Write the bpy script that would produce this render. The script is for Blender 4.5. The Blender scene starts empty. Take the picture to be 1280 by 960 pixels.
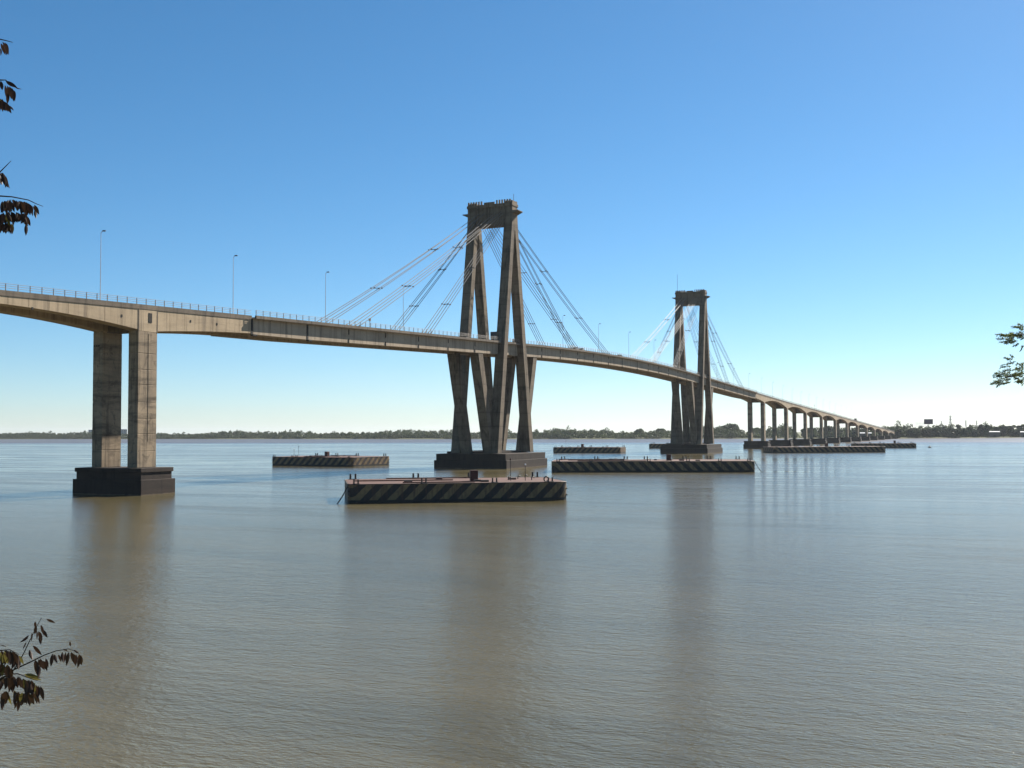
import bpy, bmesh, math, random
import numpy as np
from mathutils import Vector, Matrix

R = math.radians
random.seed(7)
rng = np.random.default_rng(11)
scene = bpy.context.scene
col = scene.collection

# ------------------------------------------------------------------ camera
# World: X runs along the bridge away from the viewer, Y to the far side of the bridge, Z up, water at Z = 0
CAM = Vector((-321.52, -142.48, 10.83))
FPX, YAW, PITCH, ROLL = 1396.44, R(23.855), R(2.493), R(-0.25)
_fw = Vector((math.cos(YAW), math.sin(YAW), 0)); _rt = Vector((math.sin(YAW), -math.cos(YAW), 0)); _up = Vector((0, 0, 1))
_F = _fw * math.cos(PITCH) + _up * math.sin(PITCH)
_U = _up * math.cos(PITCH) - _fw * math.sin(PITCH)
_RR = _rt * math.cos(ROLL) + _U * math.sin(ROLL)
_UU = _U * math.cos(ROLL) - _rt * math.sin(ROLL)
cam_data = bpy.data.cameras.new('camera')
cam_data.sensor_width = 36.0
cam_data.lens = FPX / 1280 * 36
cam_data.clip_start = 0.1
cam_data.clip_end = 60000
cam = bpy.data.objects.new('camera', cam_data)
col.objects.link(cam)
M4 = Matrix(((_RR.x, _UU.x, -_F.x, CAM.x), (_RR.y, _UU.y, -_F.y, CAM.y), (_RR.z, _UU.z, -_F.z, CAM.z), (0, 0, 0, 1)))
cam.matrix_world = M4
scene.camera = cam

# ------------------------------------------------------------------ sky, sun, exposure
SUN_DIR = Vector((3.1, -1.0, 2.54)).normalized()
SUN_EL = math.asin(SUN_DIR.z)
SUN_AZ = math.atan2(SUN_DIR.x, SUN_DIR.y)
world = bpy.data.worlds.new('World')
scene.world = world
world.use_nodes = True
wn = world.node_tree.nodes; wl = world.node_tree.links
wn.clear()
sky = wn.new('ShaderNodeTexSky')
sky.sky_type = 'NISHITA'
sky.sun_disc = False
sky.sun_elevation = SUN_EL
sky.sun_rotation = SUN_AZ
sky.altitude = 0
sky.air_density = 0.78
sky.dust_density = 0.18
sky.ozone_density = 5.2
bg = wn.new('ShaderNodeBackground')
bg.inputs['Strength'].default_value = 0.057
wo = wn.new('ShaderNodeOutputWorld')
hs = wn.new('ShaderNodeHueSaturation')          # the camera's slightly vivid colour, the same over the whole sky
hs.inputs['Saturation'].default_value = 1.16
hs.inputs['Hue'].default_value = 0.4905
wl.new(sky.outputs[0], hs.inputs['Color'])
wl.new(hs.outputs[0], bg.inputs['Color'])
wl.new(bg.outputs[0], wo.inputs['Surface'])
sun_data = bpy.data.lights.new('sun', 'SUN')
sun_data.energy = 5.0
sun_data.angle = R(0.53)
sun_data.color = (1.0, 0.93, 0.82)
sun = bpy.data.objects.new('sun', sun_data)
sun.rotation_euler = (-SUN_DIR).to_track_quat('-Z', 'Y').to_euler()
col.objects.link(sun)
scene.view_settings.view_transform = 'Standard'
scene.view_settings.look = 'None'
scene.view_settings.exposure = 1.13
scene.view_settings.gamma = 1.0
scene.view_settings.use_curve_mapping = False
scene.cycles.use_denoising = True
scene.cycles.max_bounces = 6
scene.cycles.glossy_bounces = 3
scene.cycles.diffuse_bounces = 3
scene.cycles.volume_bounces = 0
scene.cycles.sample_clamp_indirect = 4.0

# ------------------------------------------------------------------ helpers
def at(px, py, depth):
    """world point that the photograph shows at pixel (px, py), `depth` metres in front of the camera"""
    return CAM + (_F + _RR * ((px - 640) / FPX) - _UU * ((py - 480) / FPX)) * depth

def tag(o, label=None, cat=None, group=None, kind=None):
    if label: o['label'] = label
    if cat: o['category'] = cat
    if group: o['group'] = group
    if kind: o['kind'] = kind
    return o

def empty(name, loc=(0, 0, 0), rz=0.0, label=None, cat=None, group=None):
    o = bpy.data.objects.new(name, None)
    o.empty_display_size = 0.5
    o.location = loc
    o.rotation_euler = (0, 0, rz)
    col.objects.link(o)
    return tag(o, label, cat, group)

def link(name, mesh, parent=None, loc=None, rot=None, scale=None):
    o = bpy.data.objects.new(name, mesh)
    col.objects.link(o)
    if parent is not None: o.parent = parent
    if loc is not None: o.location = loc
    if rot is not None: o.rotation_euler = rot
    if scale is not None: o.scale = scale
    return o

class MB:
    """collects boxes, lofts and tubes into one mesh"""
    def __init__(s): s.v = []; s.f = []
    def add(s, v, f):
        n = len(s.v); s.v += [tuple(p) for p in v]; s.f += [tuple(i + n for i in q) for q in f]
    def box(s, x0, x1, y0, y1, z0, z1):
        s.add([(x0,y0,z0),(x1,y0,z0),(x1,y1,z0),(x0,y1,z0),(x0,y0,z1),(x1,y0,z1),(x1,y1,z1),(x0,y1,z1)],
              [(3,2,1,0),(4,5,6,7),(0,1,5,4),(1,2,6,5),(2,3,7,6),(3,0,4,7)])
        return s
    def loft(s, rings, caps=True):
        n = len(rings[0]); k = len(rings)
        v = [p for r in rings for p in r]; f = []
        for i in range(k - 1):
            for j in range(n):
                a = i * n + j; b = i * n + (j + 1) % n
                f.append((a, b, b + n, a + n))
        if caps:
            f.append(tuple(range(n - 1, -1, -1))); f.append(tuple((k - 1) * n + j for j in range(n)))
        s.add(v, f); return s
    def tube(s, pts, r, n=6, caps=True):
        pts = [Vector(p) for p in pts]
        rs = r if isinstance(r, (list, tuple)) else [r] * len(pts)
        rings = []; ref = None
        for i, p in enumerate(pts):
            d = (pts[min(i + 1, len(pts) - 1)] - pts[max(i - 1, 0)])
            d = d.normalized() if d.length > 1e-9 else Vector((0, 0, 1))
            if ref is None: ref = Vector((0, 0, 1)) if abs(d.z) < 0.9 else Vector((1, 0, 0))
            a = (ref - d * ref.dot(d)); a = a.normalized() if a.length > 1e-6 else d.orthogonal().normalized()
            b = d.cross(a); ref = a
            rings.append([p + (a * math.cos(2 * math.pi * j / n) + b * math.sin(2 * math.pi * j / n)) * rs[i] for j in range(n)])
        return s.loft(rings, caps)
    def mesh(s, name, mat, bevel=0.0, smooth=False):
        me = bpy.data.meshes.new(name)
        me.from_pydata(s.v, [], s.f)
        bm = bmesh.new(); bm.from_mesh(me)
        bmesh.ops.recalc_face_normals(bm, faces=bm.faces)
        if bevel > 0:
            bmesh.ops.bevel(bm, geom=[e for e in bm.edges if len(e.link_faces) == 2 and e.calc_face_angle(0) > 0.5], offset=bevel, segments=1, affect='EDGES', clamp_overlap=True)
        bm.to_mesh(me); bm.free()
        if mat is not None: me.materials.append(mat)
        if smooth: me.polygons.foreach_set('use_smooth', [True] * len(me.polygons))
        me.update()
        return me
    def build(s, name, mat, parent=None, bevel=0.0, smooth=False, loc=None, rot=None):
        return link(name, s.mesh(name, mat, bevel, smooth), parent, loc, rot)

ORD = ['zeroth', 'first', 'second', 'third', 'fourth', 'fifth', 'sixth', 'seventh', 'eighth', 'ninth', 'tenth', 'eleventh', 'twelfth',
       'thirteenth', 'fourteenth', 'fifteenth', 'sixteenth', 'seventeenth', 'eighteenth', 'nineteenth', 'twentieth']
def ordinal(n):
    if n <= 20: return ORD[n]
    tens = {2: 'twenty', 3: 'thirty', 4: 'forty'}[n // 10]
    return (tens[:-1] + 'ieth') if n % 10 == 0 else tens + '-' + ORD[n % 10]

# ------------------------------------------------------------------ materials
class NT:
    def __init__(s, name):
        s.m = bpy.data.materials.new(name); s.m.use_nodes = True
        s.n = s.m.node_tree.nodes; s.l = s.m.node_tree.links; s.n.clear()
        s.out = s.n.new('ShaderNodeOutputMaterial')
    def node(s, t, **kw):
        q = s.n.new(t)
        for k, v in kw.items(): setattr(q, k, v)
        return q
    def set(s, sock, v):
        if hasattr(v, 'node'): s.l.new(v, sock)
        else: sock.default_value = v
    def pos(s): return s.node('ShaderNodeNewGeometry').outputs['Position']
    def obj(s): return s.node('ShaderNodeTexCoord').outputs['Object']
    def mapping(s, vec, scale=(1,1,1), rot=(0,0,0), loc=(0,0,0)):
        q = s.node('ShaderNodeMapping'); s.l.new(vec, q.inputs[0])
        q.inputs['Scale'].default_value = scale; q.inputs['Rotation'].default_value = rot; q.inputs['Location'].default_value = loc
        return q.outputs[0]
    def noise(s, vec, scale, detail=4, rough=0.55, dist=0.0):
        q = s.node('ShaderNodeTexNoise'); s.l.new(vec, q.inputs['Vector'])
        q.inputs['Scale'].default_value = scale; q.inputs['Detail'].default_value = detail
        q.inputs['Roughness'].default_value = rough; q.inputs['Distortion'].default_value = dist
        return q.outputs['Fac']
    def ramp(s, fac, stops, interp='LINEAR'):
        q = s.node('ShaderNodeValToRGB'); s.set(q.inputs[0], fac); cr = q.color_ramp; cr.interpolation = interp
        while len(cr.elements) < len(stops): cr.elements.new(0.5)
        for e, (p, c) in zip(cr.elements, stops):
            e.position = p; e.color = (c, c, c, 1) if isinstance(c, (int, float)) else (*c, 1)
        return q.outputs[0]
    def mix(s, fac, a, b, mode='MIX'):
        q = s.node('ShaderNodeMix', data_type='RGBA', blend_type=mode)
        s.set(q.inputs[0], fac)
        for k, v in ((6, a), (7, b)):
            if isinstance(v, tuple) and len(v) == 3: v = (*v, 1)
            s.set(q.inputs[k], v)
        return q.outputs[2]
    def math(s, op, a, b=0.0, c=0.0, clamp=False):
        q = s.node('ShaderNodeMath', operation=op, use_clamp=clamp)
        s.set(q.inputs[0], a); s.set(q.inputs[1], b); s.set(q.inputs[2], c)
        return q.outputs[0]
    def sep(s, vec):
        q = s.node('ShaderNodeSeparateXYZ'); s.l.new(vec, q.inputs[0]); return q.outputs
    def bump(s, h, strength=0.3, dist=0.05, normal=None):
        q = s.node('ShaderNodeBump'); s.set(q.inputs['Height'], h); s.set(q.inputs['Strength'], strength); q.inputs['Distance'].default_value = dist
        if normal is not None: s.l.new(normal, q.inputs['Normal'])
        return q.outputs[0]
    def principled(s, color, rough=0.8, normal=None, metal=0.0, ior=None, spec=None):
        q = s.node('ShaderNodeBsdfPrincipled')
        if isinstance(color, tuple) and len(color) == 3: color = (*color, 1)
        s.set(q.inputs['Base Color'], color); s.set(q.inputs['Roughness'], rough); s.set(q.inputs['Metallic'], metal)
        if ior: q.inputs['IOR'].default_value = ior
        if spec is not None: q.inputs['Specular IOR Level'].default_value = spec
        if normal is not None: s.l.new(normal, q.inputs['Normal'])
        s.l.new(q.outputs[0], s.out.inputs['Surface'])
        return q

def concrete(name, light, dark, stain, stain_amount=0.5, streak=0.5, scale=1.0, rough=0.88, blotch=0.0, lift=0.0):
    """weathered cast concrete: cloudy tone, vertical rain streaks, blotchy dark stains"""
    t = NT(name); p = t.pos()
    big = t.noise(p, 0.12 * scale, 5, 0.6)
    c = t.mix(t.ramp(big, [(0.35, 0.0), (0.68, 1.0)]), light, dark)
    fine = t.noise(p, 2.2 * scale, 6, 0.7)
    c = t.mix(t.ramp(fine, [(0.3, 0.0), (0.8, 0.45)]), c, tuple(x * 0.72 for x in dark))
    sv = t.mapping(p, (0.9 * scale, 0.9 * scale, 0.05 * scale))
    st = t.noise(sv, 1.0, 5, 0.65, 0.4)
    c = t.mix(t.math('MULTIPLY', t.ramp(st, [(0.5, 0.0), (0.68, 1.0)]), streak), c, stain)
    hz = t.noise(t.mapping(p, (0.06, 0.06, 0.35)), 1.0, 5, 0.7, 0.6)
    c = t.mix(t.math('MULTIPLY', t.ramp(hz, [(0.5, 0.0), (0.72, 1.0)]), stain_amount), c, stain)
    if blotch:
        bl = t.noise(t.mapping(p, (0.5, 0.5, 0.42)), 1.0, 7, 0.66, 0.7)
        c = t.mix(t.math('MULTIPLY', t.ramp(bl, [(0.55, 0.0), (0.62, 1.0)]), blotch), c, stain)
    # board marks of the formwork
    z = t.sep(p)[2]
    board = t.math('FRACT', t.math('MULTIPLY', z, 1 / 0.75))
    mark = t.ramp(board, [(0.0, 1.0), (0.06, 0.0)])
    c = t.mix(t.math('MULTIPLY', mark, 0.18), c, stain)
    if lift:
        fr = t.math('FRACT', t.math('MULTIPLY', z, 1 / lift)); jn = t.ramp(fr, [(0.0, 1.0), (0.05, 0.25), (0.22, 0.0)])
        c = t.mix(t.math('MULTIPLY', jn, 0.55), c, stain)
    b = t.bump(t.math('ADD', fine, t.math('MULTIPLY', mark, -0.4)), 0.5, 0.04)
    t.principled(c, rough, b, spec=0.25)
    return t.m

def plain(name, color, rough=0.7, metal=0.0, var=0.25, scale=3.0, obj=False, spec=0.4):
    t = NT(name); p = t.obj() if obj else t.pos()
    n = t.noise(p, scale, 5, 0.65)
    c = t.mix(t.ramp(n, [(0.3, 0.0), (0.75, 1.0)]), color, tuple(x * (1 - var) for x in color))
    t.principled(c, rough, t.bump(n, 0.15, 0.02), metal, spec=spec)
    return t.m

MAT = {}
MAT['girder'] = concrete('beige_girder_concrete', (0.48, 0.37, 0.245), (0.38, 0.29, 0.19), (0.14, 0.11, 0.08), 0.45, 0.7)  # warm beige of the approach girders' own concrete
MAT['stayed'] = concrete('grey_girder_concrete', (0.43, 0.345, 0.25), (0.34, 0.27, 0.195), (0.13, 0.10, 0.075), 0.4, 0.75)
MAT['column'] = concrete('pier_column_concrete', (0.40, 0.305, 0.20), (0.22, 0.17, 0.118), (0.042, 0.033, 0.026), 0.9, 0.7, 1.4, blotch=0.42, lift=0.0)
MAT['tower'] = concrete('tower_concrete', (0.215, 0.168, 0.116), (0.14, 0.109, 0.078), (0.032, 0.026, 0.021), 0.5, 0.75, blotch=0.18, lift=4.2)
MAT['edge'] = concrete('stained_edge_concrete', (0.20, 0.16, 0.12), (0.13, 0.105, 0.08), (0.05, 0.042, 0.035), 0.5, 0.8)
MAT['footing'] = concrete('wet_footing_concrete', (0.046, 0.033, 0.026), (0.030, 0.023, 0.019), (0.012, 0.010, 0.009), 0.7, 0.6, 1.3)
def tide_mark(m):
    """a pale scum line just above the water and green-brown algae under it"""
    t = NT.__new__(NT); t.m = m; t.n = m.node_tree.nodes; t.l = m.node_tree.links
    bs = [q for q in t.n if q.type == 'BSDF_PRINCIPLED'][0]; src = bs.inputs['Base Color'].links[0].from_socket
    p = t.pos(); z = t.math('ADD', t.sep(p)[2], t.math('MULTIPLY', t.noise(p, 0.9, 5, 0.7), 0.5))
    line = t.ramp(t.math('MULTIPLY', z, 0.5), [(0.16, 1.0), (0.24, 0.0)])
    c = t.mix(line, src, (0.16, 0.125, 0.08))
    alg = t.ramp(t.math('MULTIPLY', z, 0.5), [(0.45, 0.6), (0.75, 0.0)])
    t.l.new(t.mix(t.math('MULTIPLY', alg, 0.5), c, (0.055, 0.034, 0.026)), bs.inputs['Base Color'])
tide_mark(MAT['footing'])
MAT['asphalt'] = plain('asphalt', (0.055, 0.055, 0.055), 0.9)
MAT['dark'] = plain('dark_opening', (0.02, 0.018, 0.016), 0.9)
MAT['rail'] = plain('galvanised_rail', (0.34, 0.31, 0.28), 0.6, 0.2)
MAT['post'] = plain('rail_post_paint', (0.17, 0.15, 0.135), 0.7)
MAT['cable'] = plain('stay_sheathing', (0.15, 0.14, 0.13), 0.6, 0.0, 0.3, 0.5)
MAT['clamp'] = plain('clamp_steel', (0.07, 0.065, 0.06), 0.6)
MAT['pole'] = plain('lamp_pole_paint', (0.55, 0.55, 0.55), 0.5)
MAT['lamphead'] = plain('lamp_head_paint', (0.12, 0.12, 0.13), 0.4)
MAT['white'] = plain('white_paint', (0.75, 0.75, 0.73), 0.5)
MAT['pale_panel'] = plain('pale_guard_panel', (0.55, 0.53, 0.48), 0.6)
MAT['rust_box'] = plain('rusty_red_steel', (0.075, 0.02, 0.016), 0.7, 0.0, 0.5)
MAT['bitt'] = plain('dark_bitt_steel', (0.030, 0.024, 0.021), 0.6)
MAT['bark'] = plain('bark', (0.11, 0.08, 0.055), 0.95, 0, 0.5, 14)
MAT['twig'] = plain('dark_twig', (0.035, 0.024, 0.017), 0.9)
MAT['tyre'] = plain('rubber', (0.015, 0.015, 0.015), 0.8)
MAT['glass'] = plain('vehicle_glass', (0.02, 0.025, 0.03), 0.1, 0, 0.1)
MAT['maroon'] = plain('billboard_face', (0.09, 0.055, 0.075), 0.6)
MAT['steel'] = plain('pylon_steel', (0.22, 0.23, 0.25), 0.6)
MAT['roof_white'] = plain('white_sheet_roof', (0.85, 0.85, 0.83), 0.4)
MAT['shed_wall'] = plain('shed_wall', (0.10, 0.10, 0.09), 0.8)
MAT['grey_block'] = plain('grey_block_wall', (0.30, 0.32, 0.36), 0.8)

def deck_rust():
    t = NT('rusty_deck_plate'); p = t.obj()
    n = t.noise(p, 0.9, 6, 0.7); n2 = t.noise(p, 6, 5, 0.7)
    c = t.mix(t.ramp(n, [(0.35, 0), (0.65, 1)]), (0.135, 0.070, 0.052), (0.085, 0.050, 0.040))
    c = t.mix(t.ramp(n2, [(0.5, 0), (0.75, 0.7)]), c, (0.10, 0.05, 0.04))
    t.principled(c, 0.8, t.bump(n2, 0.3, 0.02), spec=0.3)
    return t.m
MAT['deck_rust'] = deck_rust()

def hull_paint(name, slant):
    """diagonal black and dull yellow hazard stripes, worn and rust-streaked, black boot-top at the waterline"""
    t = NT(name); p = t.obj(); x, y, z = t.sep(p)
    wob = t.math('MULTIPLY', t.math('SUBTRACT', t.noise(p, 1.3, 4, 0.6), 0.5), 0.35)
    u = t.math('ADD', t.math('ADD', x, y), t.math('MULTIPLY', z, -slant))
    fr = t.math('FRACT', t.math('MULTIPLY', t.math('ADD', u, wob), 1 / 2.75))
    band = t.ramp(fr, [(0.0, 0.0), (0.03, 1.0), (0.50, 1.0), (0.53, 0.0)])
    yel = t.mix(t.ramp(t.noise(p, 0.7, 6, 0.7), [(0.3, 0), (0.7, 1)]), (0.25, 0.165, 0.07), (0.15, 0.10, 0.05))
    blk = t.mix(t.noise(p, 2.0, 5, 0.7), (0.012, 0.011, 0.013), (0.03, 0.026, 0.025))
    c = t.mix(band, blk, yel)
    st = t.noise(t.mapping(p, (2.2, 2.2, 0.18)), 1.0, 5, 0.65)
    c = t.mix(t.math('MULTIPLY', t.ramp(st, [(0.47, 0), (0.66, 1)]), 0.75), c, (0.075, 0.038, 0.024))
    wear = t.noise(p, 1.1, 8, 0.75, 0.5)
    c = t.mix(t.ramp(wear, [(0.56, 0), (0.66, 0.7)]), c, (0.06, 0.045, 0.035))
    boot = t.ramp(t.math('ADD', z, t.math('MULTIPLY', wob, 0.4)), [(0.42, 1.0), (0.50, 0.0)])
    c = t.mix(boot, c, (0.018, 0.015, 0.013))
    t.principled(c, 0.62, t.bump(t.noise(p, 0.55, 3), 0.8, 0.25), spec=0.35)
    return t.m
MAT['hull_f'] = hull_paint('hazard_stripes_rising', 1.0)
MAT['hull_b'] = hull_paint('hazard_stripes_falling', -1.0)

def water_material():
    t = NT('muddy_river_water'); p = t.pos(); X = t.sep(p)[0]
    # wind streaks: patches of ruffled and of slick water, drawn out along the current
    patch = t.noise(t.mapping(p, (0.012, 0.0030, 1.0), (0, 0, R(-20))), 1.0, 5, 0.62, 0.9)
    patch2 = t.noise(t.mapping(p, (0.06, 0.013, 1.0), (0, 0, R(-24))), 1.0, 4, 0.6, 0.6)
    patch3 = t.noise(t.mapping(p, (0.16, 0.022, 1.0), (0, 0, R(-22))), 1.0, 5, 0.65, 0.4)
    ruffle = t.ramp(t.math('ADD', t.math('MULTIPLY', patch, 0.28), t.math('ADD', t.math('MULTIPLY', patch2, 0.30), t.math('MULTIPLY', patch3, 0.42))), [(0.41, 0.06), (0.47, 0.34), (0.53, 0.75), (0.60, 1.1)])
    # redder, siltier and choppier water of the tributary keeps to the far side of the river
    wob = t.noise(t.mapping(p, (0.003, 0.0015, 1.0)), 1.0, 3, 0.6)
    silt = t.ramp(t.math('MULTIPLY', t.math('ADD', X, t.math('MULTIPLY', wob, 260.0)), 0.001), [(0.68, 0.0), (0.98, 1.0)])
    shelter = t.ramp(t.math('MULTIPLY_ADD', X, 0.002, 0.7), [(0.24, 0.9), (0.66, 0.0)])     # even light chop along the near bank
    ruffle = t.math('MAXIMUM', ruffle, t.math('MAXIMUM', silt, shelter))
    w1 = t.noise(t.mapping(p, (0.60, 0.24, 1), (0, 0, R(-32))), 1.0, 3, 0.55, 0.5)
    w2 = t.noise(t.mapping(p, (1.9, 0.75, 1), (0, 0, R(-18))), 1.0, 3, 0.55, 0.4)
    w3 = t.noise(t.mapping(p, (5.5, 2.6, 1), (0, 0, R(-38))), 1.0, 3, 0.55)
    h = t.math('ADD', t.math('MULTIPLY', w1, 0.105), t.math('ADD', t.math('MULTIPLY', w2, 0.12), t.math('MULTIPLY', w3, 0.080)))
    b = t.bump(t.math('MULTIPLY', h, ruffle), 1.0, 0.75)
    mud = t.ramp(t.noise(t.mapping(p, (0.035, 0.007, 1), (0, 0, R(-21))), 1.0, 6, 0.68, 1.0), [(0.3, 0.0), (0.7, 1.0)])
    c = t.mix(mud, (0.066, 0.056, 0.027), (0.112, 0.092, 0.047))
    c = t.mix(silt, c, (0.095, 0.072, 0.056))
    rough = t.math('ADD', t.math('MULTIPLY_ADD', ruffle, 0.12, 0.06), t.math('MULTIPLY', silt, 0.14))
    t.principled(c, rough, b, ior=1.33, spec=0.42)
    return t.m
MAT['water'] = water_material()

def leafmat(name, a, b, rough=0.6, trans=0.35, scale=0.15):
    t = NT(name); p = t.pos()
    n = t.noise(p, scale, 3, 0.6)
    isl = t.node('ShaderNodeNewGeometry').outputs['Random Per Island']
    f = t.math('ADD', t.math('MULTIPLY', n, 0.6), t.math('MULTIPLY', isl, 0.4))
    c = t.mix(t.ramp(f, [(0.25, 0), (0.75, 1)]), a, b)
    d = t.node('ShaderNodeBsdfPrincipled'); t.l.new(c, d.inputs['Base Color']); d.inputs['Roughness'].default_value = rough
    d.inputs['Specular IOR Level'].default_value = 0.25
    tr = t.node('ShaderNodeBsdfTranslucent'); t.l.new(c, tr.inputs['Color'])
    mx = t.node('ShaderNodeMixShader'); mx.inputs[0].default_value = trans
    t.l.new(d.outputs[0], mx.inputs[1]); t.l.new(tr.outputs[0], mx.inputs[2]); t.l.new(mx.outputs[0], t.out.inputs['Surface'])
    return t.m
MAT['wood'] = leafmat('far_wood_foliage', (0.038, 0.055, 0.022), (0.078, 0.100, 0.038), scale=0.03)
MAT['bank_tree'] = leafmat('bank_tree_foliage', (0.030, 0.045, 0.024), (0.065, 0.085, 0.040), scale=0.06)
MAT['dark_tree'] = leafmat('dark_tree_foliage', (0.022, 0.034, 0.022), (0.042, 0.058, 0.034), scale=0.06)
MAT['leaf'] = leafmat('dark_red_leaflet', (0.017, 0.010, 0.007), (0.058, 0.030, 0.018), 0.5, 0.2, 30)
MAT['leaf_green'] = leafmat('yellow_green_leaflet', (0.06, 0.055, 0.015), (0.15, 0.125, 0.035), 0.5, 0.4, 30)
MAT['pine'] = leafmat('feathery_foliage', (0.06, 0.08, 0.034), (0.17, 0.19, 0.08), 0.5, 0.5, 12)
def bank_material():
    t = NT('grassy_bank'); p = t.pos()
    a = t.noise(p, 0.05, 6, 0.65); b = t.noise(p, 1.7, 6, 0.75); f = t.noise(p, 22, 4, 0.7)
    c = t.mix(t.ramp(a, [(0.35, 0), (0.65, 1)]), (0.10, 0.115, 0.045), (0.15, 0.135, 0.07))
    c = t.mix(t.ramp(b, [(0.48, 0), (0.62, 0.8)]), c, (0.055, 0.07, 0.028))
    c = t.mix(t.ramp(b, [(0.28, 0.8), (0.38, 0)]), c, (0.20, 0.155, 0.10))
    t.principled(c, 0.95, t.bump(t.math('ADD', b, t.math('MULTIPLY', f, 0.4)), 0.8, 0.12), spec=0.2)
    return t.m
MAT['bank'] = bank_material()
MAT['sand'] = plain('sandy_shore', (0.30, 0.25, 0.18), 0.95, 0, 0.35, 0.05)

# ------------------------------------------------------------------ water and ground
def sheet(name, pts, z, mat):
    me = bpy.data.meshes.new(name)
    me.from_pydata([(x, y, z) for x, y in pts], [], [tuple(range(len(pts)))])
    me.materials.append(mat); me.update()
    o = link(name, me); o['kind'] = 'structure'
    return o
sheet('river', [(-312, -9000), (14000, -9000), (14000, 12000), (-312, 12000)], 0.0, MAT['water'])

# far shore, followed from beyond the right edge of the frame round to beyond the left
SHORE = [(1900, -1400), (1720, -700), (1640, -360), (1540, -170), (1440, -85), (1400, 5), (1440, 150), (1385, 260), (1360, 513), (1440, 850), (1560, 1274), (1680, 1973), (1900, 3100), (2300, 5200), (3000, 9000)]
def shore_at(s):
    """point on the far shore, s = 0..1, eased between the surveyed points, with the outward (landward) normal"""
    k = s * (len(SHORE) - 1); i = min(int(k), len(SHORE) - 2); f = k - i
    a, b = Vector(SHORE[i]), Vector(SHORE[i + 1]); d = (b - a).normalized()
    return a.lerp(b, f), Vector((d.y, -d.x)), (b - a).length
def far_ground():
    N = 420; v = []; f = []
    prof = [(-6, -0.6), (0, 0.05), (5, 0.7), (22, 1.6), (60, 2.2), (400, 3.0), (4000, 4.0), (9500, 6.0)]
    for i in range(N + 1):
        p, n, _ = shore_at(i / N)
        w = 6 * math.sin(i * 0.37) + 4 * math.sin(i * 1.13 + 1)
        for d, z in prof:
            far = d if d < 400 else d
            q = p + n * (far + (w if d < 400 else 0))
            if d >= 400: q = p + Vector((1, n.y * 0.3)).normalized() * far
            v.append((q.x, q.y, z))
    m = len(prof)
    for i in range(N):
        for j in range(m - 1):
            a = i * m + j
            f.append((a, a + 1, a + m + 1, a + m))
    me = bpy.data.meshes.new('far_bank'); me.from_pydata(v, [], f); me.materials.append(MAT['bank']); me.update()
    bm = bmesh.new(); bm.from_mesh(me); bmesh.ops.recalc_face_normals(bm, faces=bm.faces)
    if sum(fc.normal.z for fc in bm.faces) < 0: bmesh.ops.reverse_faces(bm, faces=bm.faces)
    bm.to_mesh(me); bm.free()
    tag(link('far_bank', me), kind='structure')
far_ground()

# the bank the photographer stands on (just below the frame)
def near_height(x, y):
    d = -308 - x + 1.2 * math.sin(y * 0.11) + 0.7 * math.sin(y * 0.31 + 2)
    if d <= 0: return -0.8 + 0.25 * max(d, -4)
    t = min(d / 12.5, 1.0); s = t * t * (3 - 2 * t)
    return -0.8 + 10.0 * s + 0.10 * math.sin(x * 0.9 + y * 0.7) * s
def near_ground():
    xs = [-301.5, -303, -304.5, -306, -308, -310, -312, -314, -316, -318, -320, -324, -330, -345, -380, -500, -1500, -9000]
    ys = [-9000, -2000, -700, -400] + [-300 + 6 * i for i in range(60)] + [90, 160, 400, 900, 3000, 9000]
    v = [(x, y, near_height(x, y)) for x in xs for y in ys]; n = len(ys); f = []
    for i in range(len(xs) - 1):
        for j in range(n - 1):
            a = i * n + j; f.append((a, a + 1, a + n + 1, a + n))
    me = bpy.data.meshes.new('near_bank'); me.from_pydata(v, [], f); me.materials.append(MAT['bank']); me.update()
    bm = bmesh.new(); bm.from_mesh(me); bmesh.ops.recalc_face_normals(bm, faces=bm.faces)
    if sum(fc.normal.z for fc in bm.faces) < 0: bmesh.ops.reverse_faces(bm, faces=bm.faces)
    bm.to_mesh(me); bm.free()
    tag(link('near_bank', me), kind='structure')
near_ground()

# ------------------------------------------------------------------ bridge geometry
T1, T2 = -1.0, 244.0
PA, PF, SPAN = -163.0, 403.6, 82.6
W = 10.6                      # girder face to girder face
def dz(X):
    """level of the top of the deck's edge beam"""
    s = abs(X - 122.5); s0, k = 98.0, 0.0305
    if X > 488: return 41.55 - (k * 365.5 - k * s0 / 2) - 0.0265 * (X - 488)
    return 41.55 - (k * s * s / (2 * s0) if s < s0 else k * s - k * s0 / 2)
J = [-132.5, -112.4, 111.5, 131.6, 355.6, 376.5]    # expansion joints
def depth_at(X):
    if X < PA:
        u = ((PA - X) % SPAN) / SPAN; return 2.0 + 2.9 * abs(2 * u - 1) ** 2.0
    if X < J[0]: return 3.70 + 1.15 * (1 - (X - PA) / (J[0] - PA)) ** 1.8
    if X < J[1]: return 3.85 + 0.25 * (X - J[0]) / (J[1] - J[0])
    if X < J[4]: return 4.1
    if X < J[5]: return 3.85 + 0.25 * (J[5] - X) / (J[5] - J[4])
    if X < PF: return 3.70 + 1.15 * (1 - (PF - X) / (PF - J[5])) ** 1.8
    u = ((X - PF) % SPAN) / SPAN; return 2.0 + 2.9 * abs(2 * u - 1) ** 2.0

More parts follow.
